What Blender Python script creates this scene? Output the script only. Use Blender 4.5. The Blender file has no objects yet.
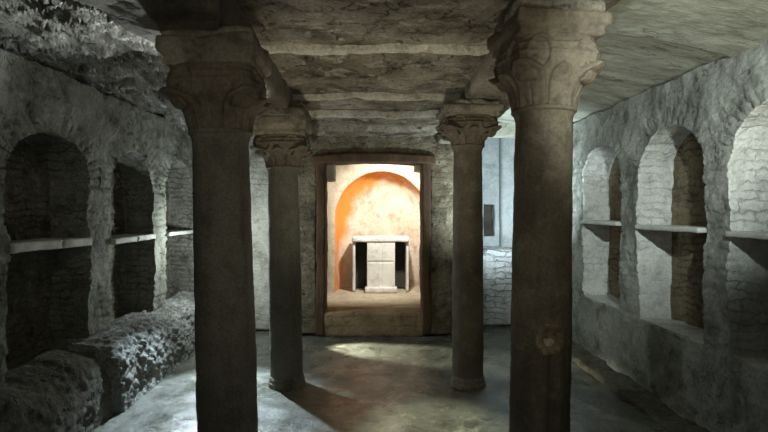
import bpy, bmesh, math, random
from mathutils import Vector, noise, Matrix
random.seed(7)
C = bpy.context.scene.collection
PI = math.pi
F = 500.0
CAMZ = 1.5

# ------------------------------------------------------------------ helpers
def fbm(x, y, z, s, o=4, seed=0.0):
    return noise.fractal(Vector((x*s+seed, y*s-seed*1.7, z*s+seed*.6)), 0.9, 2.1, o)
def vn(p, s, seed=0.0):
    return noise.noise_vector(Vector((p.x*s+seed, p.y*s+seed*2.1, p.z*s-seed)))
def sm(a, b, x):
    if a == b: return 1.0 if x > a else 0.0
    t = max(0., min(1., (x-a)/(b-a)))
    return t*t*(3-2*t)
def lerp(a, b, t): return a+(b-a)*t
def hash1(i): 
    v = math.sin(i*127.1+11.7)*43758.5453
    return v-math.floor(v)

def link(name, bm, mats, parent=None, smooth=True, kind=None, merge=1e-5):
    if merge: bmesh.ops.remove_doubles(bm, verts=bm.verts, dist=merge)
    bmesh.ops.recalc_face_normals(bm, faces=bm.faces)
    me = bpy.data.meshes.new(name)
    bm.to_mesh(me); bm.free()
    if not isinstance(mats, (list, tuple)): mats = [mats]
    for m in mats: me.materials.append(m)
    if smooth:
        me.polygons.foreach_set('use_smooth', [True]*len(me.polygons))
    o = bpy.data.objects.new(name, me); C.objects.link(o)
    if parent: o.parent = parent
    if kind: o['kind'] = kind
    return o
def tag(o, label, cat, group=None):
    o['label'] = label; o['category'] = cat; o['kind'] = 'thing'
    if group: o['group'] = group
    return o
def empty(name, loc, label, cat, group=None):
    o = bpy.data.objects.new(name, None); C.objects.link(o); o.location = loc
    o.empty_display_size = .1
    return tag(o, label, cat, group)

def grid(bm, nu, nv, f, mi=0, closed_u=False):
    vs = [[bm.verts.new(f(i/nu, j/nv)) for j in range(nv+1)] for i in range(nu+(0 if closed_u else 1))]
    n = len(vs)
    for i in range(nu):
        for j in range(nv):
            a, b = vs[i], vs[(i+1) % n]
            try:
                fc = bm.faces.new((a[j], b[j], b[j+1], a[j+1])); fc.material_index = mi
            except ValueError: pass
    return vs

def rough_box(bm, lo, hi, step=.03, r=.012, amp=.006, scale=9., seed=0., mi=0, amp2=.0, scale2=2., shape=None):
    """A stone block: six gridded faces, rounded arrises, broken surface."""
    lo = Vector(lo); hi = Vector(hi)
    n = [max(1, int(round((hi[k]-lo[k])/step))) for k in range(3)]
    def fin(p):
        q = Vector(max(lo[k]+r, min(hi[k]-r, p[k])) for k in range(3))
        d = p-q
        if d.length > 1e-9: p = q+d.normalized()*r
        if shape: p = shape(p)
        v = vn(p, scale, seed)*amp + vn(p, scale*2.7, seed+5)*amp*.4
        if amp2: v += vn(p, scale2, seed+9)*amp2
        return p+v
    for k in range(3):
        a, b = (k+1) % 3, (k+2) % 3
        for side in (lo[k], hi[k]):
            def f(u, v):
                p = Vector((0, 0, 0)); p[k] = side
                p[a] = lerp(lo[a], hi[a], u); p[b] = lerp(lo[b], hi[b], v)
                return fin(p)
            grid(bm, n[a], n[b], f, mi)

# ------------------------------------------------------------------ materials
def mat(name, c1, c2, stain, base_scale=1.5, stain_scale=5., stain_amt=.5, fine=.35, fine_scale=45.,
        bump=.5, bump_dist=.02, rough=.85, stretch=(1, 1, 1), courses=None, streak=0., crack=0., speck=0., spec=.25, pale=None, pale_amt=0., rough_var=0., rotz=0.):
    m = bpy.data.materials.new(name); m.use_nodes = True
    nt = m.node_tree; N = nt.nodes; L = nt.links
    bsdf = N['Principled BSDF']; bsdf.inputs['Roughness'].default_value = rough
    bsdf.inputs['Specular IOR Level'].default_value = spec
    tc = N.new('ShaderNodeTexCoord')
    oi = N.new('ShaderNodeObjectInfo')
    geo = N.new('ShaderNodeVectorMath'); geo.operation = 'ADD'
    L.new(tc.outputs['Object'], geo.inputs[0])
    sc = N.new('ShaderNodeVectorMath'); sc.operation = 'SCALE'; sc.inputs[3].default_value = 1.
    L.new(oi.outputs['Location'], sc.inputs[0]); L.new(sc.outputs[0], geo.inputs[1])
    vec = geo.outputs[0]
    def mapping(s):
        mp = N.new('ShaderNodeMapping'); mp.inputs['Scale'].default_value = s; mp.inputs['Rotation'].default_value = (0, 0, rotz)
        L.new(vec, mp.inputs['Vector']); return mp.outputs[0]
    mv = mapping(stretch)
    def nz(v, s, det=6, rg=.6, dist=0.):
        n = N.new('ShaderNodeTexNoise'); n.inputs['Scale'].default_value = s
        n.inputs['Detail'].default_value = det; n.inputs['Roughness'].default_value = rg
        n.inputs['Distortion'].default_value = dist
        L.new(v, n.inputs['Vector']); return n.outputs['Fac']
    def rng(v, a, b, c=0., d=1.):
        r = N.new('ShaderNodeMapRange'); r.inputs[1].default_value = a; r.inputs[2].default_value = b
        r.inputs[3].default_value = c; r.inputs[4].default_value = d
        L.new(v, r.inputs[0]); return r.outputs[0]
    def mix(f, a, b, mode='MIX'):
        x = N.new('ShaderNodeMix'); x.data_type = 'RGBA'; x.blend_type = mode
        if isinstance(f, float): x.inputs[0].default_value = f
        else: L.new(f, x.inputs[0])
        for v, s in ((a, 6), (b, 7)):
            if isinstance(v, tuple): x.inputs[s].default_value = (*v, 1)
            else: L.new(v, x.inputs[s])
        return x.outputs[2]
    def mth(op, a, b):
        x = N.new('ShaderNodeMath'); x.operation = op
        for v, s in ((a, 0), (b, 1)):
            if isinstance(v, (int, float)): x.inputs[s].default_value = v
            else: L.new(v, x.inputs[s])
        return x.outputs[0]
    col = mix(rng(nz(mv, base_scale, 5), .38, .62), c1, c2)
    st = rng(nz(mv, stain_scale, 9, .68, .3), .50, .66, 0, stain_amt)
    col = mix(st, col, stain)
    if pale:
        pl = rng(nz(mv, stain_scale*1.9, 8, .65, .5), .54, .64, 0, pale_amt)
        col = mix(pl, col, pale)
    if streak:
        sv = mapping((7, 7, .6))
        col = mix(rng(nz(sv, 1.6, 5), .5, .72, 0, streak), col, stain)
    fn = nz(mv, fine_scale, 7, .7)
    k = rng(fn, .3, .7, 1-fine, 1+fine*.6)
    comb = N.new('ShaderNodeCombineColor')
    for q in range(3): L.new(k, comb.inputs[q])
    col = mix(1., col, comb.outputs[0], 'MULTIPLY')
    h = mth('MULTIPLY', nz(mv, fine_scale*.55, 9, .72), .55)
    h = mth('ADD', h, mth('MULTIPLY', nz(mv, stain_scale*1.6, 7, .65), 1.1))
    if courses:      # (axis, brick width, row height, darkness, depth)
        ax, bw, rh, dk, dp = courses
        sep = N.new('ShaderNodeSeparateXYZ'); L.new(vec, sep.inputs[0])
        wob = nz(vec, 3.5, 4); wob = mth('MULTIPLY', mth('SUBTRACT', wob, .5), .14)
        wob2 = nz(vec, 14., 3); wob2 = mth('MULTIPLY', mth('SUBTRACT', wob2, .5), .035)
        cb = N.new('ShaderNodeCombineXYZ')
        if ax == 'xy': L.new(mth('ADD', mth('ADD', sep.outputs[0], sep.outputs[1]), mth('MULTIPLY', wob2, 4.)), cb.inputs[0])
        else: L.new(mth('ADD', sep.outputs['xyz'.index(ax)], mth('MULTIPLY', wob2, 4.)), cb.inputs[0])
        L.new(mth('ADD', mth('ADD', sep.outputs[2], wob), wob2), cb.inputs[1])
        br = N.new('ShaderNodeTexBrick'); L.new(cb.outputs[0], br.inputs['Vector'])
        br.inputs['Scale'].default_value = 1.; br.inputs['Brick Width'].default_value = bw
        br.inputs['Row Height'].default_value = rh; br.inputs['Mortar Size'].default_value = rh*.13
        br.inputs['Mortar Smooth'].default_value = .6
        br.inputs['Color1'].default_value = (1, 1, 1, 1); br.inputs['Color2'].default_value = (.55, .55, .55, 1)
        br.inputs['Mortar'].default_value = (.75, .75, .75, 1)
        gate = rng(nz(vec, 3.2, 6), .42, .62, .08, .85)
        f = mth('MULTIPLY', br.outputs['Fac'], gate)
        col = mix(mth('MULTIPLY', f, dk), col, tuple(c*.35 for c in stain))
        col = mix(mth('MULTIPLY', gate, .4), col, mix(1., col, br.outputs['Color'], 'MULTIPLY'))
        h = mth('SUBTRACT', h, mth('MULTIPLY', f, dp))
    if crack:
        vo = N.new('ShaderNodeTexVoronoi'); vo.feature = 'DISTANCE_TO_EDGE'; vo.inputs['Scale'].default_value = 2.1
        dv = N.new('ShaderNodeVectorMath'); dv.operation = 'ADD'
        nn = N.new('ShaderNodeTexNoise'); nn.inputs['Scale'].default_value = 3.; nn.inputs['Detail'].default_value = 6
        L.new(mv, nn.inputs['Vector']); L.new(mv, dv.inputs[0]); L.new(nn.outputs['Color'], dv.inputs[1])
        L.new(dv.outputs[0], vo.inputs['Vector'])
        ck = rng(vo.outputs['Distance'], 0., .016, crack, 0.)
        ck = mth('MULTIPLY', ck, rng(nz(mv, 1.8, 3), .42, .55))
        col = mix(ck, col, tuple(c*.2 for c in stain)); h = mth('SUBTRACT', h, ck)
    if speck:
        sp = rng(nz(mv, 11., 4, .5), .64, .70, 0, speck)
        col = mix(sp, col, tuple(c*.15 for c in stain)); h = mth('SUBTRACT', h, sp)
    L.new(col, bsdf.inputs['Base Color'])
    if rough_var:
        L.new(rng(nz(mv, 3., 6), .35, .65, rough-rough_var, rough+rough_var), bsdf.inputs['Roughness'])
    b = N.new('ShaderNodeBump'); b.inputs['Strength'].default_value = bump
    b.inputs['Distance'].default_value = bump_dist
    L.new(h, b.inputs['Height']); L.new(b.outputs[0], bsdf.inputs['Normal'])
    return m

M = {}
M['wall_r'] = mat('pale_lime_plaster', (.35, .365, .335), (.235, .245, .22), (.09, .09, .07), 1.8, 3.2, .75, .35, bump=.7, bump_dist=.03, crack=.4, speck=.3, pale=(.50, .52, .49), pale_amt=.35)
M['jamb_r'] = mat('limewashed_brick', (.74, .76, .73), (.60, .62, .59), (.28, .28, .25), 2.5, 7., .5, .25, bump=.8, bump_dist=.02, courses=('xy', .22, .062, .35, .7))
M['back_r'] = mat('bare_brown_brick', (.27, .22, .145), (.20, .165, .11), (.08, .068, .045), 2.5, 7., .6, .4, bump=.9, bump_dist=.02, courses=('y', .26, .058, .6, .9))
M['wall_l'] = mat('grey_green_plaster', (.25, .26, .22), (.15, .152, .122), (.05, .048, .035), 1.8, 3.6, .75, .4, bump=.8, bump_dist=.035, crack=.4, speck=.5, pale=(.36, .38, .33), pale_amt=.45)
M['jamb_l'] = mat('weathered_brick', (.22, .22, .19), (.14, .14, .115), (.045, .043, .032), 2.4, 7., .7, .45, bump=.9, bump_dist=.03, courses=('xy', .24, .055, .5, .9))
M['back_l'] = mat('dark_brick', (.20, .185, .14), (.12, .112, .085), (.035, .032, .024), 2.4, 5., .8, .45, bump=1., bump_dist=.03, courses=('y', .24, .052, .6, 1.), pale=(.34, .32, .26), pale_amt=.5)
M['ceil_m'] = mat('stained_vault_plaster', (.30, .27, .21), (.17, .148, .11), (.05, .041, .028), 1.8, 3.6, .95, .5, bump=.9, bump_dist=.035, crack=.7, speck=.7, pale=(.44, .41, .34), pale_amt=.7)
M['rib'] = mat('pale_joint_plaster', (.56, .54, .45), (.44, .42, .34), (.12, .105, .08), 4., 9., .6, .4, bump=.8, bump_dist=.02, speck=.4)
M['ceil_r'] = mat('smooth_streaked_plaster', (.46, .47, .40), (.35, .36, .30), (.14, .135, .10), 2., 3., .7, .3, bump=.6, bump_dist=.025, stretch=(.6, 2.2, 1), crack=.6, pale=(.52, .54, .48), pale_amt=.4)
M['rock'] = mat('layered_bedrock', (.26, .26, .235), (.11, .108, .09), (.02, .019, .014), 3., 6., .9, .5, bump=1., bump_dist=.05, stretch=(2.2, .6, 1), pale=(.58, .59, .56), pale_amt=.7, rotz=.39)
M['rubble'] = mat('rubble_masonry', (.34, .35, .33), (.19, .195, .175), (.05, .05, .04), 5., 12., .8, .5, bump=1., bump_dist=.04, pale=(.5, .52, .5), pale_amt=.5)
M['bench'] = mat('dirty_plaster_bench', (.17, .16, .13), (.10, .095, .073), (.045, .042, .032), 3., 8., .8, .5, bump=1., bump_dist=.03, speck=.8)
M['beam'] = mat('dark_beam_plaster', (.155, .135, .10), (.105, .092, .068), (.05, .043, .032), 2., 5., .7, .35, bump=.5, bump_dist=.02, crack=.4)
M['beam_r'] = mat('mottled_beam_plaster', (.26, .24, .19), (.17, .152, .115), (.06, .05, .038), 2.5, 6., .8, .5, bump=.8, bump_dist=.03, speck=.6)
M['shaft_l'] = mat('grey_granite_shaft', (.175, .165, .13), (.125, .118, .09), (.055, .05, .036), 2., 5., .5, .45, 90., bump=.45, bump_dist=.012, rough=.7, streak=.4)
M['shaft_r'] = mat('brown_marble_shaft', (.17, .145, .10), (.115, .098, .068), (.052, .042, .028), 1.6, 4., .6, .35, 70., bump=.45, bump_dist=.012, rough=.65, streak=.6, pale=(.27, .245, .19), pale_amt=.35)
M['cap'] = mat('brown_carved_stone', (.165, .138, .10), (.115, .096, .07), (.05, .04, .028), 3., 8., .6, .35, bump=.6, bump_dist=.014, rough=.8)
M['abacus'] = mat('worn_abacus_stone', (.26, .235, .18), (.17, .15, .115), (.06, .05, .038), 4., 8., .7, .4, bump=.7, bump_dist=.02)
M['shelf_r'] = mat('white_marble_slab', (.66, .68, .66), (.55, .57, .55), (.33, .33, .3), 3., 8., .35, .15, bump=.3, bump_dist=.01, rough=.6)
M['shelf_l'] = mat('grey_marble_slab', (.50, .51, .46), (.38, .39, .34), (.2, .2, .16), 4., 9., .45, .25, bump=.5, bump_dist=.012, rough=.7)
M['back'] = mat('brown_back_wall', (.24, .20, .135), (.15, .125, .082), (.045, .036, .023), 2., 3.6, .9, .45, bump=.9, bump_dist=.03, speck=.6, courses=('x', .3, .07, .2, .3), pale=(.38, .37, .29), pale_amt=.5)
M['back_pl'] = mat('whitewashed_rear_wall', (.5, .5, .44), (.38, .375, .32), (.15, .14, .1), 2.5, 5., .6, .35, bump=.7, bump_dist=.03, courses=('x', .3, .07, .25, .4))
M['white_brick'] = mat('whitewashed_brick', (.66, .69, .70), (.52, .55, .56), (.22, .23, .22), 3., 7., .45, .3, bump=1., bump_dist=.03, courses=('x', .26, .075, .6, 1.2))
M['blue_pl'] = mat('cool_white_plaster', (.42, .46, .47), (.32, .35, .36), (.13, .14, .14), 1.8, 3., .5, .25, bump=.5, bump_dist=.02)
M['frame'] = mat('brown_stone_frame', (.13, .08, .045), (.08, .05, .03), (.05, .035, .022), 3., 7., .6, .35, bump=.6, bump_dist=.015, stretch=(2, 2, .5))
M['step'] = mat('brown_step_stone', (.38, .28, .165), (.27, .20, .12), (.05, .036, .022), 3., 7., .5, .3, bump=.6, bump_dist=.015, courses=('x', .5, .11, .4, .5))
M['cham'] = mat('chamber_plaster', (.56, .50, .40), (.44, .38, .29), (.27, .22, .16), 2., 5., .5, .25, bump=.5, bump_dist=.02)
M['chfloor'] = mat('chamber_floor', (.52, .47, .36), (.42, .37, .28), (.2, .16, .11), 3., 7., .4, .3, bump=.5, bump_dist=.015)
M['altar'] = mat('white_altar_marble', (.82, .83, .80), (.72, .73, .70), (.32, .31, .27), 3., 7., .4, .15, bump=.3, bump_dist=.01, rough=.6)
M['floor'] = mat('damp_dark_floor', (.17, .175, .15), (.085, .088, .072), (.028, .026, .018), 1.6, 3.4, .85, .45, bump=.35, bump_dist=.02, rough=.34, rough_var=.14, spec=.5, pale=(.28, .28, .22), pale_amt=.6)
M['kerb'] = mat('worn_kerb_stone', (.19, .18, .135), (.12, .112, .085), (.05, .045, .032), 4., 9., .7, .5, bump=.9, bump_dist=.03)
M['dark'] = mat('painted_recess_shade', (.06, .058, .05), (.04, .038, .032), (.02, .02, .016), 3., 7., .5, .3)  # dark colour stands in for the shade inside openings
M['crater'] = mat('crusted_lime_patch', (.30, .25, .16), (.17, .135, .08), (.06, .045, .028), 9., 20., .6, .4, bump=.9, bump_dist=.01)
M['plug'] = mat('pale_stone_chip', (.55, .50, .40), (.42, .38, .30), (.2, .17, .12), 8., 20., .5, .3, bump=.6, bump_dist=.01)

def fresco():
    """apse paint: an orange painted band following the arch, worn to pale plaster inside"""
    m = mat('apse_fresco', (.78, .73, .64), (.68, .59, .47), (.36, .23, .14), 2.6, 4.5, .75, .2, bump=.4, bump_dist=.015)
    nt = m.node_tree; N = nt.nodes; L = nt.links
    bsdf = N['Principled BSDF']
    old = bsdf.inputs['Base Color'].links[0].from_socket
    tc = N.new('ShaderNodeTexCoord'); s = N.new('ShaderNodeSeparateXYZ'); L.new(tc.outputs['Object'], s.inputs[0])
    def mth(op, a, b=0.):
        x = N.new('ShaderNodeMath'); x.operation = op
        for v, q in ((a, 0), (b, 1)):
            if isinstance(v, (int, float)): x.inputs[q].default_value = v
            else: L.new(v, x.inputs[q])
        return x.outputs[0]
    dx = mth('SUBTRACT', s.outputs[0], .14)
    dz = mth('MAXIMUM', mth('SUBTRACT', s.outputs[2], 1.36), 0.)
    r = mth('SQRT', mth('ADD', mth('MULTIPLY', dx, dx), mth('MULTIPLY', dz, dz)))
    n = N.new('ShaderNodeTexNoise'); n.inputs['Scale'].default_value = 4.; n.inputs['Detail'].default_value = 7
    n.inputs['Roughness'].default_value = .65
    L.new(tc.outputs['Object'], n.inputs['Vector'])
    r = mth('ADD', r, mth('MULTIPLY', mth('SUBTRACT', n.outputs['Fac'], .5), .42))
    r = mth('SUBTRACT', r, mth('MULTIPLY', dx, .16))          # paint survives better on the left
    # fades out below the springing
    lo = N.new('ShaderNodeMapRange'); L.new(s.outputs[2], lo.inputs[0])
    lo.inputs[1].default_value = .95; lo.inputs[2].default_value = 1.45; lo.inputs[3].default_value = -.2; lo.inputs[4].default_value = 0.
    r = mth('ADD', r, lo.outputs[0])
    cr = N.new('ShaderNodeValToRGB'); L.new(r, cr.inputs[0])
    e = cr.color_ramp.elements
    e[0].position = .50; e[0].color = (0, 0, 0, 1)
    e[1].position = .68; e[1].color = (1, 1, 1, 1)
    mx = N.new('ShaderNodeMix'); mx.data_type = 'RGBA'
    L.new(cr.outputs[0], mx.inputs[0]); L.new(old, mx.inputs[6])
    c2 = N.new('ShaderNodeMix'); c2.data_type = 'RGBA'; L.new(n.outputs['Fac'], c2.inputs[0])
    c2.inputs[6].default_value = (.80, .24, .035, 1); c2.inputs[7].default_value = (.66, .30, .07, 1)
    L.new(c2.outputs[2], mx.inputs[7]); L.new(mx.outputs[2], bsdf.inputs['Base Color'])
    return m
M['fresco'] = fresco()

# ------------------------------------------------------------------ side walls with arched niches
def niche_wall(name, sx, x0, depth, niches, zb, zs, za, ztop, y_lo, y_hi, mats, brick, seed):
    """sx = -1 left / +1 right; niches = [(ylo, yhi)], arch springing zs, apex za, sill zb."""
    bm = bmesh.new()
    rh = .062
    def disp(p, yc, hw, zone):
        # p in wall space (a = into wall, y, z)
        v = vn(p, 3.0, seed)*.016 + vn(p, 11., seed+3)*.009 + vn(p, 30., seed+6)*.004
        a = 0.
        dy = abs(p.y-yc)
        if zone == 'front':
            # radial bricks round the arch
            dz = p.z-zs
            if dz > 0:
                rr = math.sqrt((dy/hw)**2+(dz/(za-zs))**2)
                if 1. <= rr < 1.55:
                    ang = math.atan2(dz/(za-zs), (p.y-yc)/hw)
                    k = ang/(PI/21)
                    g = abs(k-math.floor(k)-.5)*2
                    w = (1-sm(1.35, 1.55, rr))
                    a += (sm(.72, .98, g)*.022 + (hash1(math.floor(k)+seed)-.5)*.03)*brick*w*sm(-.75, -.1, noise.noise(p*3.1))
                elif rr >= 1.55:
                    a += -.006*brick
            else:
                if p.z > zb-.05:
                    zz = p.z + .02*noise.noise(Vector((p.y*4, p.z*2, seed)))
                    k = zz/rh; g = abs(k-math.floor(k)-.5)*2
                    a += (sm(.7, .97, g)*.02 + (hash1(math.floor(k)*3+seed)-.5)*.03)*brick*sm(-.65, -.0, noise.noise(p*2.7))
            a += .02*fbm(0, p.y, p.z, 2.6, 5, seed)
            if p.z < zb: a += -.012 + .05*max(0, fbm(0, p.y, p.z, 5., 4, seed+4))*sm(.55, .0, p.z)
        elif zone == 'in':
            k = p.z/rh; g = abs(k-math.floor(k)-.5)*2
            b = sm(.65, .95, g)*.008*brick
            v.y += b*(1 if p.y > yc else -1)*(1 if dy > hw*.9 else 0)
        elif zone == 'back':
            a += .014*fbm(0, p.y, p.z, 6., 5, seed+8)
        q = p+v; q.x += a
        return Vector((sx*(x0+q.x), q.y, q.z))
    nt = len(niches)
    cells = []
    for i, (a, b) in enumerate(niches):
        lo = y_lo if i == 0 else (niches[i-1][1]+a)/2
        hi = y_hi if i == nt-1 else (b+niches[i+1][0])/2
        cells.append((lo, hi))
    for (a, b), (clo, chi) in zip(niches, cells):
        yc, hw = (a+b)/2, (b-a)/2
        S, A, B, K = 84, 126, 44, 14
        out, outer = [], []
        for k in range(B+1):                       # sill, from hi side to lo side
            t = k/B; out.append((lerp(b, a, t), zb)); outer.append((lerp(chi, clo, t), 0.))
        for k in range(1, K): out.append((a, zb)); outer.append((clo, lerp(0, zb, k/K)))
        for k in range(S+1):
            z = lerp(zb, zs, k/S); out.append((a, z)); outer.append((clo, z))
        for k in range(1, A):
            th = PI-PI*k/A
            p = (yc+hw*math.cos(th), zs+(za-zs)*math.sin(th))
            dx, dz = math.cos(th), math.sin(th)*.9
            ts = []
            if dx > 1e-6: ts.append((chi-yc)/dx)
            if dx < -1e-6: ts.append((clo-yc)/dx)
            if dz > 1e-6: ts.append((ztop-zs)/dz)
            tt = min(ts)
            out.append(p); outer.append((yc+dx*tt, zs+dz*tt))
        for k in range(S+1):
            z = lerp(zs, zb, k/S); out.append((b, z)); outer.append((chi, z))
        for k in range(1, K): out.append((b, zb)); outer.append((chi, lerp(zb, 0, k/K)))
        n = len(out)
        def ring_strip(rings, zone, mi):
            vs = []
            for r in rings:
                vs.append([bm.verts.new(disp(Vector(q), yc, hw, zone(j))) for q in r] if False else [bm.verts.new(disp(Vector(q), yc, hw, zone)) for q in r])
            for j in range(len(vs)-1):
                for i in range(n):
                    i2 = (i+1) % n
                    q = [vs[j][i], vs[j][i2], vs[j+1][i2], vs[j+1][i]]
                    try:
                        f = bm.faces.new(q); f.material_index = mi
                    except ValueError: pass
            return vs
        R = 26
        rings = []
        for j in range(R+1):
            t = (j/R)**1.25
            rings.append([(0., lerp(o[0], e[0], t), lerp(o[1], e[1], t)) for o, e in zip(out, outer)])
        fr = ring_strip(rings, 'front', 0)
        J = 12
        rings = [[(depth*j/J, o[0], o[1]) for o in out] for j in range(J+1)]
        ji = ring_strip(rings, 'in', 1)
        # weld front edge of the jamb to the wall face edge
        for i in range(n): ji[0][i].co = fr[0][i].co
        bc = (yc, (zb+zs)/2+.1)
        G = 26
        rings = [[(depth, lerp(o[0], bc[0], j/G*.985), lerp(o[1], bc[1], j/G*.985)) for o in out] for j in range(G+1)]
        bk = ring_strip(rings, 'back', 2)
        for i in range(n): bk[0][i].co = ji[J][i].co
        try: 
            f = bm.faces.new(bk[-1]); f.material_index = 2
        except ValueError: pass
    # solid masonry behind and the plain stretch of wall behind the camera
    bx = sorted((sx*(x0+depth+.06), sx*(x0+depth+.3)))
    rough_box(bm, (bx[0], -1.0, 0), (bx[1], y_hi, ztop+.1), .5, .01, 0, mi=0)
    bx = sorted((sx*(x0), sx*(x0+depth+.06)))
    rough_box(bm, (bx[0], -1.0, 0), (bx[1], y_lo, ztop), .05, .01, .012, 3., seed, mi=0)
    o = link(name, bm, [M[k] for k in mats], kind='structure')
    return o

XR, XL = 2.20, 2.22
right_n = [(1.16, 1.98), (2.27, 3.11), (3.34, 4.18), (4.49, 5.29), (5.58, 6.35)]
left_n = [(1.86, 2.71), (3.01, 3.89), (4.20, 5.02), (5.31, 6.12)]
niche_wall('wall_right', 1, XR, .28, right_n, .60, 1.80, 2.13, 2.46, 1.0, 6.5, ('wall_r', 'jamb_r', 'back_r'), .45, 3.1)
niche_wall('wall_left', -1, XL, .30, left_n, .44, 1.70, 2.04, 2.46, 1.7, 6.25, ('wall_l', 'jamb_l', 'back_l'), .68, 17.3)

# ------------------------------------------------------------------ shelves
def shelf_mesh(y0, y1, sx, x_in, x_out, z, th, mkey, seed, droop=0., hole=None):
    """marble slab let into the niche; origin at its centre"""
    yc = (y0+y1)/2
    bm = bmesh.new()
    def shp(p):
        t = (p.y)/((y1-y0)/2)
        q = p.copy()
        q.z += droop*t + (.006*noise.noise(Vector((p.y*3, seed, 0))))
        if abs(p.x-lo[0 if sx > 0 else 0]) < 1e9:
            e = (p.x-(-w if sx > 0 else w))
            if abs(e) < .02: q.x += .010*noise.noise(Vector((p.y*9, seed, 3)))
        if hole is not None:
            d = math.hypot(p.y-hole, (p.z)*1.)
            if d < .02 and abs(p.x-(w if sx < 0 else -w)) < .02: q.x -= (.03 if sx < 0 else -.03)
        return q
    w = abs(x_out-x_in)/2
    lo = (-w, -(y1-y0)/2, -th/2); hi = (w, (y1-y0)/2, th/2)
    rough_box(bm, lo, hi, .012, .006, .003, 14., seed, shape=shp)
    o = link('marble_shelf', bm, M[mkey])
    o.location = (sx*(x_in+x_out)/2, yc, z)
    return o
rl = ['white marble shelf slab in the second niche of the right wall, half out of the frame' , '']
labs_r = {1: 'white marble slab shelf in the nearest right niche, cut off by the frame edge',
          2: 'white marble slab shelf spanning the middle niche of the right wall',
          3: 'white marble slab shelf in the narrow farthest visible right niche'}
for i in (1, 2, 3):
    a, b = right_n[i]
    tag(shelf_mesh(a+.012, b-.012, 1, XR-.035, XR+.262, [0, 1.352, 1.362, 1.375][i], .036, 'shelf_r', i*3.3), labs_r[i], 'shelf', 'white slabs in the right niches')
labs_l = {1: 'thick grey marble shelf with a small hole, in the nearest left niche',
          2: 'grey marble shelf across the dark second niche of the left wall',
          3: 'pale grey shelf in the far left niche, partly behind the near column'}
for i in (1, 2, 3):
    a, b = left_n[i]
    tag(shelf_mesh(a+.014, b-.014, -1, XL-.03, XL+.28, [0, 1.262, 1.235, 1.24][i], [0, .062, .05, .042][i], 'shelf_l', 20+i*3.3, [0, -.006, .002, .0][i], hole=(.07 if i == 1 else (.02 if i == 2 else None))), labs_l[i], 'shelf', 'grey slabs in the left niches')

# ------------------------------------------------------------------ floor
bm = bmesh.new()
grid(bm, 150, 240, lambda u, v: (lambda x, y: Vector((x, y, -.014+.010*fbm(x, y, 0, 1.3, 4, 5.) + .004*fbm(x, y, 0, 8., 4, 9.))))(lerp(-2.6, 2.6, u), lerp(-1., 7.3, v)))
link('floor', bm, M['floor'], kind='structure')

# ------------------------------------------------------------------ ceilings
def ceil_patch(bm, x0, x1, y0, y1, nx, ny, zf, mi=0):
    lo = grid(bm, nx, ny, lambda u, v: zf(lerp(x0, x1, u), lerp(y0, y1, v)), mi)
    return lo
def z_mid(x, y):
    z = 2.575-.020*(y-2.4)
    z += .018*fbm(x, y, 0, 1.6, 5, 2.) + .008*fbm(x, y, 0, 7., 4, 6.)
    z += [.0, -.012, .014, -.02][0 if y < 3.28 else 1 if y < 4.45 else 2 if y < 5.2 else 3]
    z -= .05*sm(5.18, 5.24, y) + .05*sm(5.62, 5.68, y)
    z += .0
    return Vector((x, y, z))
bm = bmesh.new()
ceil_patch(bm, -.86, .86, -1., 6.1, 80, 300, z_mid)
def z_left(x, y):
    t = (x+2.32)/1.3          # 0 wall .. 1 beam
    z = 2.355+.38*math.sin(PI*min(1, max(0, t*.72)))
    al_, w_ = x*.385+y*.923, x*.923-y*.385
    s = fbm(al_*.3, w_*2., 0, 2.0, 6, 31.)
    z += .07*s + .03*abs(fbm(al_*.28, w_*2.4, 0, 4., 5, 41.)) + .010*fbm(al_*.35, w_*1.6, 0, 14., 4, 3.)
    st = s*1.6+w_*3.2+.5*fbm(x, y, 0, 1.4, 4, 8.); fr = st-math.floor(st); z += .10*fr**.7*sm(1., .88, fr)
    st = s*3.+w_*8.3; fr = st-math.floor(st); z += .036*fr*sm(1., .85, fr)
    return Vector((x, y, z))
ceil_patch(bm, -2.36, -.98, -1., 6.4, 110, 420, z_left, 1)
def z_right(x, y):
    t = (2.32-x)/1.3
    z = 2.43+.20*math.sin(PI*.5*min(1, max(0, t))) + .0*y
    z += .012*fbm(x*.7, y*1.6, 0, 1.3, 4, 12.) + .006*fbm(x, y, 0, 9., 4, 6.)
    yj = 3.12+.03*noise.noise(Vector((x*3, 0, 0)))
    z += .03*sm(yj-.01, yj+.01, y) - .01
    return Vector((x, y, z))
ceil_patch(bm, 1.0, 2.36, -1., 7.3, 80, 340, z_right, 2)
# slab of ground above, so that no light leaks in
rough_box(bm, (-2.7, -1., 2.95), (2.7, 8.4, 3.1), .6, .01, 0, mi=0)
link('ceiling', bm, [M['ceil_m'], M['rock'], M['ceil_r']], kind='structure')

# pale plaster joints crossing the middle ceiling
def rib(y, w, drop, seed):
    bm = bmesh.new()
    def f(u, v):
        x = lerp(-.80, .80, u)
        t = v*2-1
        yy = y + t*w*(1+.5*noise.noise(Vector((x*5, seed, 0)))) + .02*noise.noise(Vector((x*2.5, seed, 7))) + .008*noise.noise(Vector((x*17, seed, 3)))
        z0 = z_mid(x, y).z+.01
        z = z0-drop*(1-abs(t)**3)*(1+.6*noise.noise(Vector((x*8, t, seed)))) - .02
        if abs(t) > .999: z = z0+.03
        return Vector((x, yy, z))
    grid(bm, 90, 8, f)
    return link('trim_%d' % rib.n, bm, M['rib'], kind='structure')
rib.n = 1
for y, w, d, s in ((3.27, .05, .03, 1.), (4.44, .055, .034, 5.), (5.2, .035, .02, 9.)):
    rib(y, w, d, s); rib.n += 1

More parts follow.
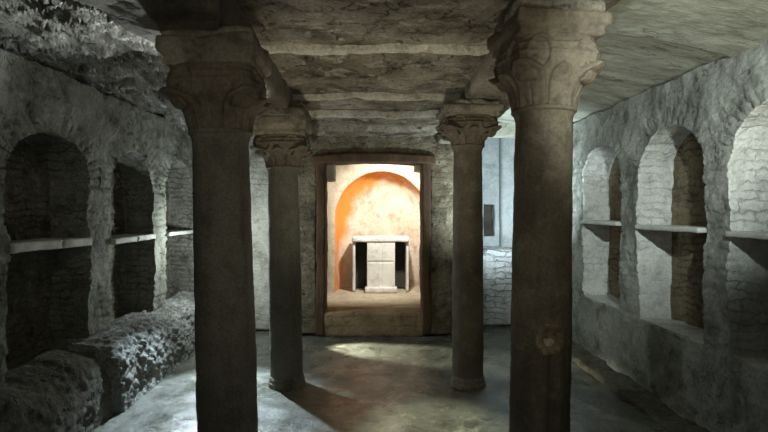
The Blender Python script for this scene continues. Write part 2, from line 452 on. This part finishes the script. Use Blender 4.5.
# ------------------------------------------------------------------ architraves above the columns
def zl(y): return 2.372-.022*(y-2.63)
def zr(y): return 2.505-.062*(y-2.63)
bm = bmesh.new()
rough_box(bm, (-1.16, -1., 2.37), (-.72, 6.2, 2.98), .04, .03, .016, 7., 4., amp2=.03, scale2=1.3,
          shape=lambda p: Vector((p.x + (.03*fbm(0, p.y, p.z, 3, 3, 2.)) - (.22*max(0, 2.63-p.y) if p.x < -.9 else 0), p.y, p.z+(zl(p.y)-2.37 if p.z < 2.6 else 0))))
tag(link('stone_architrave', bm, M['beam']), 'dark plastered beam over the two left columns', 'beam')
bm = bmesh.new()
rough_box(bm, (.74, -1., 2.50), (1.20, 6.4, 2.98), .04, .03, .014, 7., 8., amp2=.02, scale2=1.3,
          shape=lambda p: Vector((p.x, p.y, p.z+(zr(p.y)-2.5 if p.z < 2.7 else 0))))
tag(link('stone_architrave', bm, M['beam_r']), 'mottled plastered beam over the two right columns', 'beam')

# ------------------------------------------------------------------ columns
def build_column(x, y, lean, r_bot, r_top, z_ring, z_cap, z_top, half, rot, seed, smat, label, crater=False, dz_base=.0):
    root = empty('stone_column', (x, y, 0), label, 'column', 'columns holding up the crypt vault')
    root.rotation_euler = (0, lean, 0)
    # shaft
    bm = bmesh.new()
    nz_ = 150
    def f(u, v):
        z = lerp(-.03, z_ring, v)
        th = u*2*PI
        r = lerp(r_bot, r_top, v**1.15) + .006*math.sin(PI*v)
        r += .012*sm(z_ring-.05, z_ring, z)
        p = Vector((math.cos(th), math.sin(th), z))
        r += .004*fbm(p.x*r_bot, p.y*r_bot, z, 7., 5, seed) + .0015*fbm(p.x*r_bot, p.y*r_bot, z, 40., 3, seed)
        if crater:
            # worn pit with two shallow channels below it, on the side facing the nave's front
            da = (th-(-PI/2-.02+2*PI)); s = da*r_bot
            d = math.hypot(s*1.1, (z-(.86)))
            r += -.034*(1-sm(.022, .064, d)) + .009*math.exp(-((d-.078)/.014)**2)
            if z < .84:
                k = sm(.0, .10, .84-z)
                r -= k*.020*math.exp(-((s-.012)/.02)**2)
                r += k*.008*math.exp(-((s-.055)/.014)**2) + k*.006*math.exp(-((s+.075)/.03)**2)
        return Vector((r*math.cos(th), r*math.sin(th), z))
    grid(bm, 128, nz_, f, closed_u=True)
    if crater:
        for fc_ in bm.faces:
            c = fc_.calc_center_median()
            if c.y < -.05:
                wv = .012*noise.noise(c*22)
                d = math.hypot((c.x-.0)*1.05, c.z-.86)+wv
                if d < .078: fc_.material_index = 1
    link('shaft', bm, [smat, M['crater']] if crater else smat, root)
    # base
    bm = bmesh.new()
    prof = [(r_bot+.0, .075), (r_bot+.006, .066), (r_bot+.011, .05), (r_bot+.011, .03), (r_bot+.018, .02), (r_bot+.021, .0), (r_bot+.020, -.03), (.01, -.03)]
    def fb(u, v):
        k = v*(len(prof)-1); i = min(int(k), len(prof)-2); t = k-i
        r = lerp(prof[i][0], prof[i+1][0], t); z = lerp(prof[i][1], prof[i+1][1], t)
        th = u*2*PI
        r += .006*fbm(math.cos(th), math.sin(th), z*4, 2.5, 4, seed)
        return Vector((r*math.cos(th), r*math.sin(th), z+.004*noise.noise(Vector((math.cos(th)*3, math.sin(th)*3, seed)))))
    grid(bm, 64, 28, fb, closed_u=True)
    link('base', bm, M['abacus'], root)
    # astragal
    bm = bmesh.new()
    rr = r_top+.008
    def ft(u, v):
        th, ph = u*2*PI, v*2*PI
        a = .014+.002*noise.noise(Vector((math.cos(th)*4, math.sin(th)*4, seed)))
        r = rr+a*math.cos(ph)*1.1
        return Vector((r*math.cos(th), r*math.sin(th), z_ring+.004+a*math.sin(ph)))
    grid(bm, 96, 12, ft, closed_u=True)
    link('neck_ring', bm, smat, root)
    # capital bell: round at the neck, square with cut corners at the top, big smooth leaves
    H = z_cap-z_ring
    bm = bmesh.new()
    def bell(th, t):
        a = th-rot
        c, s = abs(math.cos(a)), abs(math.sin(a))
        sq = 1./max(c, s)                      # square of half side 1
        rnd = 1.
        q = 1./((c**5+s**5)**.2)
        k = sm(.15, .55, t)*.85
        shape_ = lerp(1., q, k)
        r = lerp(r_top*.98, r_top*1.16, sm(0, .5, t)); r = lerp(r, half*.88, sm(.30, .56, t)) + .015*math.sin(PI*sm(.45, 1, t))
        r *= shape_
        # corner leaves and face leaf, raised with a rim
        for cen, wd, top_, hgt in [(PI/4+i*PI/2, .46, .62, .020) for i in range(4)]+[(i*PI/2, .30, .56, .016) for i in range(4)]:
            d = (a-cen+PI) % (2*PI)-PI
            wdt = wd*math.sqrt(max(0., 1-(t/top_)**3.5)) if t < top_ else 0
            if wdt > .01:
                e = abs(d)/wdt
                if e < 1.15:
                    r += hgt*(1-sm(.85, 1.1, e))*(1+.35*sm(.45, .85, e)) - hgt*.35*math.exp(-(d/.03)**2)
                    r += hgt*1.3*sm(top_*.70, top_*.95, t)*(1-e*.6)
        # horizontal fillets under the abacus
        for tb in (.74, .86):
            r += .007*math.exp(-((t-tb)/.02)**2)
        # carved shield ovals on the corners' upper part
        for i in range(4):
            cen = PI/4+i*PI/2
            d = (a-cen+PI) % (2*PI)-PI
            e = math.hypot((abs(d)-.30)/.22, (t-.72)/.24)
            r += -.014*(1-sm(.75, .95, e)) + .007*math.exp(-((e-1.)/.12)**2)
        r += .006*fbm(math.cos(th)*.2, math.sin(th)*.2, t*.3, 14., 4, seed)
        return r
    def fc(u, v):
        th = u*2*PI; r = bell(th, v)
        return Vector((r*math.cos(th), r*math.sin(th), z_ring+.01+v*(H-.01)))
    grid(bm, 200, 70, fc, closed_u=True)
    cap = link('capital', bm, M['cap'], root)
    # curled crockets hanging at the four corners
    for i in range(4):
        th = rot+PI/4+i*PI/2
        bm = bmesh.new()
        er, ez = Vector((math.cos(th), math.sin(th), 0)), Vector((0, 0, 1))
        tt = er.cross(ez)
        pts = []
        R0 = half*1.0
        for k in range(19):
            a = k/18
            ang = lerp(PI*.62, -PI*.95, a)
            rad = lerp(.062, .018, a)
            cx, cz = R0-.045, z_ring+H*(.50+.03*hash1(i+seed))
            pts.append((er*(cx+rad*math.cos(ang))+ez*(cz+rad*1.25*math.sin(ang)), lerp(.052, .034, a), lerp(.085, .060, a)))
        pts = [(er*(r_top+.03)+ez*(z_ring+H*.28), .02, .04), (er*(R0-.13)+ez*(z_ring+H*.60), .04, .07)]+pts
        def fv(u, v):
            k = v*(len(pts)-1); j = min(int(k), len(pts)-2); t = k-j
            p = pts[j][0].lerp(pts[j+1][0], t)
            d = (pts[min(j+2, len(pts)-1)][0]-pts[max(j-1, 0)][0]).normalized()
            nrm = d.cross(tt).normalized()
            a1 = lerp(pts[j][1], pts[j+1][1], t); a2 = lerp(pts[j][2], pts[j+1][2], t)
            if v > .985 or v < .012: a1 *= .3; a2 *= .6
            an = u*2*PI
            q = p+nrm*(math.cos(an)*a1*.55*(1-.25*abs(math.cos(an*1.))))+tt*(math.sin(an)*a2*.75)
            return q+vn(q, 16, seed+i)*.005
        grid(bm, 20, 56, fv, closed_u=True)
        link('corner_leaf', bm, M['cap'], cap)
    # abacus: moulding below, plain slab above
    bm = bmesh.new()
    zc = z_cap
    T = z_top-zc
    cr_, sr_ = math.cos(rot), math.sin(rot)
    def shp(p):
        t = (p.z-zc)/T
        k = lerp(.90, 1., sm(.25, .5, t)) + .02*math.sin(t*20)*(t < .45)
        # slightly hollow sides
        m_ = max(abs(p.x), abs(p.y))/half; o_ = min(abs(p.x), abs(p.y))/half
        k *= 1-.05*(1-o_**2)
        x_, y_ = p.x*k, p.y*k
        return Vector((x_*cr_-y_*sr_, x_*sr_+y_*cr_, p.z))
    rough_box(bm, (-half, -half, zc-.012), (half, half, z_top), .016, .014, .008, 8., seed, amp2=.012, scale2=3., shape=shp)
    link('abacus', bm, M['abacus'] if not crater else M['cap'], root)
    # rough mortar bed between the abacus and the beam
    bm = bmesh.new()
    ztb = (zl(y) if x < 0 else zr(y))+.05
    rough_box(bm, (-half*.93, -half*.93, z_top-.01), (half*.93, half*.93, max(ztb-.035, z_top+.02)), .022, .02, .022, 7., seed+2, amp2=.02, scale2=3.)
    link('mortar_bed', bm, M['beam_r'], root)
    if crater:
        bm = bmesh.new()
        def fp(u, v):
            th, r = u*2*PI, v
            s = r*.026*(1+.25*math.sin(th*3+1)); q = r*.03*(1+.3*math.cos(th*2))
            return Vector((s*math.cos(th)-.004, -(r_bot-.012-.008*(r**2)), .835+q*math.sin(th)))
        grid(bm, 24, 8, fp, closed_u=True)
        link('lime_patch', bm, M['plug'], root)['label'] = 'pale chip in the worn pit'
    return root

def at(px, d): return (px-375)*d/F
dn, df = 2.63, 4.34
build_column(-.765, dn, -.024, .152, .140, 1.895, 2.22, 2.35, .238, .0, 1.5, M['shaft_l'],
             'grey stone column nearest on the left, with a broad leaf-carved capital')
build_column(.86, dn, .013, .149, .143, 2.01, 2.36, 2.47, .238, .10, 7.5, M['shaft_r'],
             'brown stone column nearest on the right, with a crusted pit low on its shaft', crater=True)
build_column(-.765, df, -.018, .139, .126, 1.86, 2.13, 2.28, .245, .0, 13.5, M['shaft_l'],
             'grey stone column farther back on the left, beside the doorway')
build_column(.805, df, .0, .131, .120, 2.045, 2.29, 2.375, .245, .05, 19.5, M['shaft_r'],
             'brown stone column farther back on the right, its foot lit dimly')

# ------------------------------------------------------------------ rear walls, doorway
YB = 6.0
bm = bmesh.new()
rough_box(bm, (-1.08, YB, 0), (-.70, YB+.35, 2.7), .022, .02, .012, 8., 2., amp2=.02)
rough_box(bm, (.66, YB, 0), (1.10, YB+.35, 2.7), .022, .02, .012, 8., 4., amp2=.02)
rough_box(bm, (-.72, YB, 2.12), (.70, YB+.35, 2.7), .022, .02, .014, 8., 6., amp2=.02)
rough_box(bm, (-2.6, YB+.22, 0), (-1.04, YB+.5, 2.95), .03, .02, .012, 7., 8., amp2=.02, mi=1)
link('wall_back', bm, [M['back'], M['back_pl']], kind='structure')

door = bpy.data.objects.new('door_1', None); C.objects.link(door); door['kind'] = 'structure'
door.location = (0, 0, 0)
for x0_, x1_, s in ((-.705, -.60, 1.), (.565, .665, 2.)):
    bm = bmesh.new()
    rough_box(bm, (x0_, YB-.03, 0), (x1_, YB+.34, 2.10), .02, .012, .007, 8., s, amp2=.012)
    link('door_jamb', bm, M['frame'], door)
bm = bmesh.new()
rough_box(bm, (-.76, YB-.045, 2.045), (.72, YB+.36, 2.15), .02, .012, .006, 8., 3., amp2=.008,
          shape=lambda p: Vector((p.x, p.y, p.z+.035*(1-(p.x/.7)**2))))
link('door_lintel', bm, M['frame'], door)
for x0_, x1_, s in ((-.62, -.50, 5.), (.50, .585, 6.)):
    bm = bmesh.new()
    rough_box(bm, (x0_, YB+.2, 1.86 if s == 5. else 1.98), (x1_, YB+.42, 2.075), .015, .015, .005, 9., s, shape=lambda p: Vector((p.x, p.y, p.z)))
    link('corbel', bm, M['cham'], door)

# raised threshold step
bm = bmesh.new()
rough_box(bm, (-.62, YB-.02, -.02), (.59, YB+.36, .27), .022, .022, .008, 7., 12., amp2=.012,
          shape=lambda p: Vector((p.x, p.y, p.z)))
st = link('threshold_step', bm, M['step'])
tag(st, 'worn brown stone step filling the foot of the central doorway', 'step')

# ------------------------------------------------------------------ chamber beyond the doorway
YA, ZF = 7.5, .25
ax, ar, azs = .10, .70, 1.38
bm = bmesh.new()
# front face of the apse wall, with arched opening, then curved apse
n = 0
out, outer = [], []
S, A = 40, 80
for k in range(S+1): out.append((ax-ar, lerp(ZF, azs, k/S))); outer.append((-1.6, lerp(ZF, azs, k/S)))
for k in range(1, A):
    th = PI-PI*k/A
    out.append((ax+ar*math.cos(th), azs+ar*math.sin(th)))
    dx, dz = math.cos(th), math.sin(th)
    ts = []
    if dx > 1e-6: ts.append((1.7-ax)/dx)
    if dx < -1e-6: ts.append((-1.6-ax)/dx)
    if dz > 1e-6: ts.append((2.6-azs)/dz)
    t = min(ts); outer.append((ax+dx*t, azs+dz*t))
for k in range(S+1): out.append((ax+ar, lerp(azs, ZF, k/S))); outer.append((1.7, lerp(azs, ZF, k/S)))
def strip(rings, mi):
    vs = [[bm.verts.new(Vector(p)+vn(Vector(p), 4, 3.)*.008+vn(Vector(p), 15, 3.)*.003) for p in r] for r in rings]
    for j in range(len(vs)-1):
        for i in range(len(vs[0])-1):
            try:
                f = bm.faces.new((vs[j][i], vs[j][i+1], vs[j+1][i+1], vs[j+1][i])); f.material_index = mi
            except ValueError: pass
strip([[(lerp(o[0], e[0], j/12), YA, lerp(o[1], e[1], j/12)) for o, e in zip(out, outer)] for j in range(13)], 0)
G = 40
rings = []
for j in range(G+1):
    a = j/G*PI/2
    dep = .62*math.sin(a)**.75
    sc = 1-.22*(1-math.cos(a))/1. if j < G*.62 else None
    rings.append((dep, a))
rr_ = []
for dep, a in rings:
    k = math.cos(a)**.45 if a < PI/2-1e-6 else 0.
    k = 1.-(1-k)
    cz = azs-.15
    row = []
    for o in out:
        if o[1] > ZF+.0: zz = lerp(cz if o[1] > cz else o[1], o[1], k)
        else: zz = ZF
        if o[1] <= cz: zz = o[1]
        row.append((ax+(o[0]-ax)*k, YA+dep, zz))
    rr_.append(row)
strip(rr_, 1)
link('wall_chamber_back', bm, [M['cham'], M['fresco']], kind='structure')
bm = bmesh.new()
rough_box(bm, (-1.45, YB+.36, 0), (-1.30, YA+.05, 2.6), .05, .01, .008, 6., 1.)
link('wall_chamber_left', bm, M['cham'], kind='structure')
bm = bmesh.new()
rough_box(bm, (1.02, YB+.36, 0), (1.14, YA+.05, 2.6), .05, .01, .008, 6., 1.)
link('wall_chamber_right', bm, M['cham'], kind='structure')
bm = bmesh.new()
grid(bm, 70, 60, lambda u, v: (lambda x, y: Vector((x, y, ZF+.01*fbm(x, y, 0, 3., 4, 1.)+.01)))(lerp(-1.4, 1.2, u), lerp(YB+.33, 8.3, v)))
link('floor_chamber', bm, M['chfloor'], kind='structure')
bm = bmesh.new()
rough_box(bm, (-1.5, YB+.3, 2.5), (1.2, 8.3, 2.6), .08, .01, .01, 5., 1.)
link('ceiling_chamber', bm, M['cham'], kind='structure')

# altar
al = empty('stone_altar', (.085, 7.62, ZF+.022), 'white marble box altar with dark side openings under the orange arch', 'altar')
def part(name, lo, hi, m, parent, step=.03, r=.008, amp=.004, seed=1., shape=None):
    bm = bmesh.new(); rough_box(bm, lo, hi, step, r, amp, 9., seed, shape=shape)
    return link(name, bm, m, parent)
def panel_cut(p):
    q = p.copy()
    if p.y < -.115:
        if abs(p.x-.012) < .006: q.y += .010
        if abs(p.z-.45) < .010 and abs(p.x) < .19: q.y += .012
    return q
part('front_slab', (-.205, -.13, .0), (.215, -.03, .755), M['altar'], al, .012, .006, .002, 1., panel_cut)
part('top_slab', (-.43, -.14, .745), (.43, .30, .825), M['altar'], al, .03, .008, .006, 3.)
part('side_post', (-.425, -.10, .0), (-.385, .28, .75), M['altar'], al, seed=4.)
part('side_post', (.385, -.10, .0), (.425, .28, .75), M['altar'], al, seed=5.)
part('back_slab', (-.40, .22, .0), (.40, .27, .75), M['dark'], al, seed=6.)['label'] = 'back slab coloured dark for the shade inside'  # shade behind the side openings is put into the slab's colour
part('plinth', (-.235, -.19, -.01), (.245, -.03, .075), M['altar'], al, seed=7.)

# ------------------------------------------------------------------ end of the right aisle
bm = bmesh.new()
rough_box(bm, (1.06, 6.5, 0), (2.6, 7.1, .985), .022, .025, .014, 9., 22., amp2=.02)
link('wall_aisle_low', bm, M['white_brick'], kind='structure')
bm = bmesh.new()
rough_box(bm, (1.06, 7.1, .9), (1.545, 7.3, 2.8), .03, .012, .008, 6., 3.)
rough_box(bm, (1.70, 7.1, .9), (2.6, 7.3, 2.8), .03, .012, .008, 6., 3.)
rough_box(bm, (1.5, 7.1, 1.58), (1.75, 7.3, 2.8), .03, .012, .008, 6., 3.)
rough_box(bm, (1.5, 7.1, .9), (1.75, 7.3, 1.13), .03, .012, .008, 6., 3.)
rough_box(bm, (1.76, 6.95, .9), (1.99, 7.15, 2.8), .03, .05, .008, 6., 5.)     # pier beside the opening
rough_box(bm, (1.06, 6.35, 0), (1.14, 7.2, 2.8), .04, .012, .008, 6., 3.)
rough_box(bm, (2.30, 6.45, 0), (2.45, 7.2, 2.8), .04, .012, .008, 6., 3.)
link('wall_aisle_end', bm, M['blue_pl'], kind='structure')
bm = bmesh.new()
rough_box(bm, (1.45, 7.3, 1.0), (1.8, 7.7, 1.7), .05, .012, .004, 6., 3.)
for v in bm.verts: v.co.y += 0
link('window_1', bm, M['dark'], kind='structure')  # dark-coloured box paints the shade within the small opening
bm = bmesh.new()
rough_box(bm, (1.0, 6.28, 2.42), (2.4, 6.42, 2.62), .03, .015, .01, 6., 9.)
link('trim_%d' % rib.n, bm, M['ceil_r'], kind='structure')

# ------------------------------------------------------------------ masonry benches at the foot of the walls
def bench(y0, y1, xw, xf, ztop, rub, mkey, label, seed, name='masonry_bench', sx=-1):
    bm = bmesh.new()
    L_ = y1-y0
    ny = int(L_/.016)
    prof = [(xf+.0, -.03), (xf+.01, .12), (xf+.03, .24), (xf+.07, ztop-.12), (xf+.13, ztop-.04), (xw-.06, ztop), (xw+.10, ztop+.03)]
    nv = 60
    def f(u, v):
        y = lerp(y0, y1, u)
        k = v*(len(prof)-1); i = min(int(k), len(prof)-2); t = k-i
        x = lerp(prof[i][0], prof[i+1][0], t); z = lerp(prof[i][1], prof[i+1][1], t)
        e = sm(0, .035, min(y-y0, y1-y)+.008)
        x = lerp(xw+.06, x, .9+.1*e)
        if u < 1e-6 or u > 1-1e-6: x = xw+.06
        p = Vector((x, y, z))
        q_ = Vector((x, y, z))+vn(p, 6., seed)*.05
        d1 = noise.voronoi(Vector((q_.x*14+seed, q_.y*11, q_.z*17)))[0]
        d = (d1[1]-d1[0])
        d2 = noise.voronoi(Vector((q_.x*26, q_.y*22+seed, q_.z*26)))[0]
        h = rub*(sm(.0, .5, d)-.6)*.45 + rub*(sm(.0, .5, d2[1]-d2[0])-.5)*.22 + rub*.8*fbm(x, y, z, 2.6, 4, seed) + rub*.30*fbm(x, y, z, 9., 6, seed) - rub*.5*sm(.25, .5, fbm(x, y, z, 7., 3, seed+6))
        ed = sm(.0, .1, v)*(.25+.75*e)
        zz = z + (h*.5*(.2+.8*e) + .05*fbm(0, y, 0, 3., 4, seed+2))*sm(.25, .6, v)
        return Vector((sx*(x-h*.8*ed*(1-.5*sm(.85, 1, v))), y, zz))
    grid(bm, ny, nv, f)
    return tag(link(name, bm, M[mkey]), label, 'bench', 'benches along the left wall')
bench(3.725, 6.17, XL, 1.88, .49, .055, 'rubble', 'bright bank of rough rubble masonry at the foot of the left wall', 3.)
bench(1.2, 3.72, XL, 1.93, .45, .018, 'bench', 'dark plastered masonry bench under the nearest left niche', 8.)

# low kerb along the right wall
bm = bmesh.new()
rough_box(bm, (1.98, 1.0, -.03), (2.24, 6.5, .045), .022, .02, .014, 6., 3., amp2=.03, scale2=1.6)
link('baseboard_right', bm, M['kerb'], kind='structure')

# ------------------------------------------------------------------ lights
def lamp(name, kind, loc, e, col, target=None, size=.1, cone=None, blend=.3):
    d = bpy.data.lights.new(name, kind); d.energy = e; d.color = col
    if kind in ('POINT', 'SPOT'): d.shadow_soft_size = size
    if kind == 'AREA': d.size = size
    if kind == 'SPOT': d.spot_size = math.radians(cone); d.spot_blend = blend
    o = bpy.data.objects.new(name, d); C.objects.link(o); o.location = loc
    if target is not None:
        o.rotation_euler = (Vector(target)-Vector(loc)).to_track_quat('-Z', 'Y').to_euler()
    return o
lamp('lamp_left_aisle', 'POINT', (-1.70, 5.35, 1.15), 40, (.90, .99, 1.), size=.05)
lamp('lamp_left_floor', 'SPOT', (-1.72, 5.35, 1.6), 470, (.72, .89, 1.), (-1.22, 3.9, 0), .03, 52, .5)
lamp('fill_left_vault', 'SPOT', (-1.28, 4.60, 2.18), 430, (.95, 1., .98), (-1.22, 2.9, 2.66), .03, 76, 1.)  # added spot, raises the highlights on the rock ceiling
lamp('lamp_right_aisle', 'SPOT', (1.54, 5.30, 1.1), 210, (.80, .95, 1.), (1.62, 6.3, 2.0), .05, 146, 1.)
lamp('lamp_right_wall', 'SPOT', (.8, .3, 2.4), 470, (.90, 1., .96), (2.35, 5.1, 1.75), .04, 40, 1.)
lamp('fill_right_vault', 'SPOT', (1.5, .7, .9), 130, (1., .96, .76), (1.75, 3.0, 2.7), .1, 62, 1.)  # added fill out of view, brightens the right aisle ceiling
lamp('lamp_chamber', 'SPOT', (.30, 6.55, 2.3), 220, (1., .92, .80), (.0, 7.95, 1.0), .06, 104, .7)
lamp('lamp_nave', 'SPOT', (-1.08, 5.76, .42), 430, (.98, 1., .78), (.25, 5.30, -.10), .03, 32, .6)
lamp('fill_nave_front', 'SPOT', (.30, 3.2, 2.35), 380, (.97, 1., .76), (.42, 3.46, 0), .03, 30, 1.)  # added spot that makes the bright floor patch, no lamp hangs here
lamp('fill_left_wall', 'SPOT', (-1.1, .3, 2.0), 24, (1., 1., .82), (-2.4, 3.4, 1.95), .08, 66, 1.)  # added weak fill for the left wall and its niches
lamp('fill_mid_ceiling', 'SPOT', (.0, 2.4, .1), 108, (1., .92, .74), (0, 4.1, 2.55), .2, 78, .9)  # added fill below the view, lifts the middle ceiling
lamp('fill_front', 'SPOT', (.1, -.2, 1.6), 52, (1., .92, .74), (0, 4., 1.95), .3, 84, .9)  # added fill from behind the camera for the column fronts

w = bpy.data.worlds.new('W'); bpy.context.scene.world = w; w.use_nodes = True
w.node_tree.nodes['Background'].inputs[0].default_value = (.75, .9, 1., 1)
w.node_tree.nodes['Background'].inputs[1].default_value = .07

# ------------------------------------------------------------------ camera
cam = bpy.data.cameras.new('camera'); co = bpy.data.objects.new('camera', cam); C.objects.link(co)
co.location = (0, 0, CAMZ); co.rotation_euler = (PI/2, 0, 0)
cam.sensor_width = 36; cam.lens = 36*F/768; cam.clip_start = .02
cam.shift_x = 9/768; cam.shift_y = -6/768
s = bpy.context.scene
s.camera = co
s.view_settings.view_transform = 'Standard'; s.view_settings.look = 'None'
s.view_settings.gamma = 1.; s.view_settings.use_curve_mapping = False
s.view_settings.exposure = 0.
s.cycles.use_denoising = True
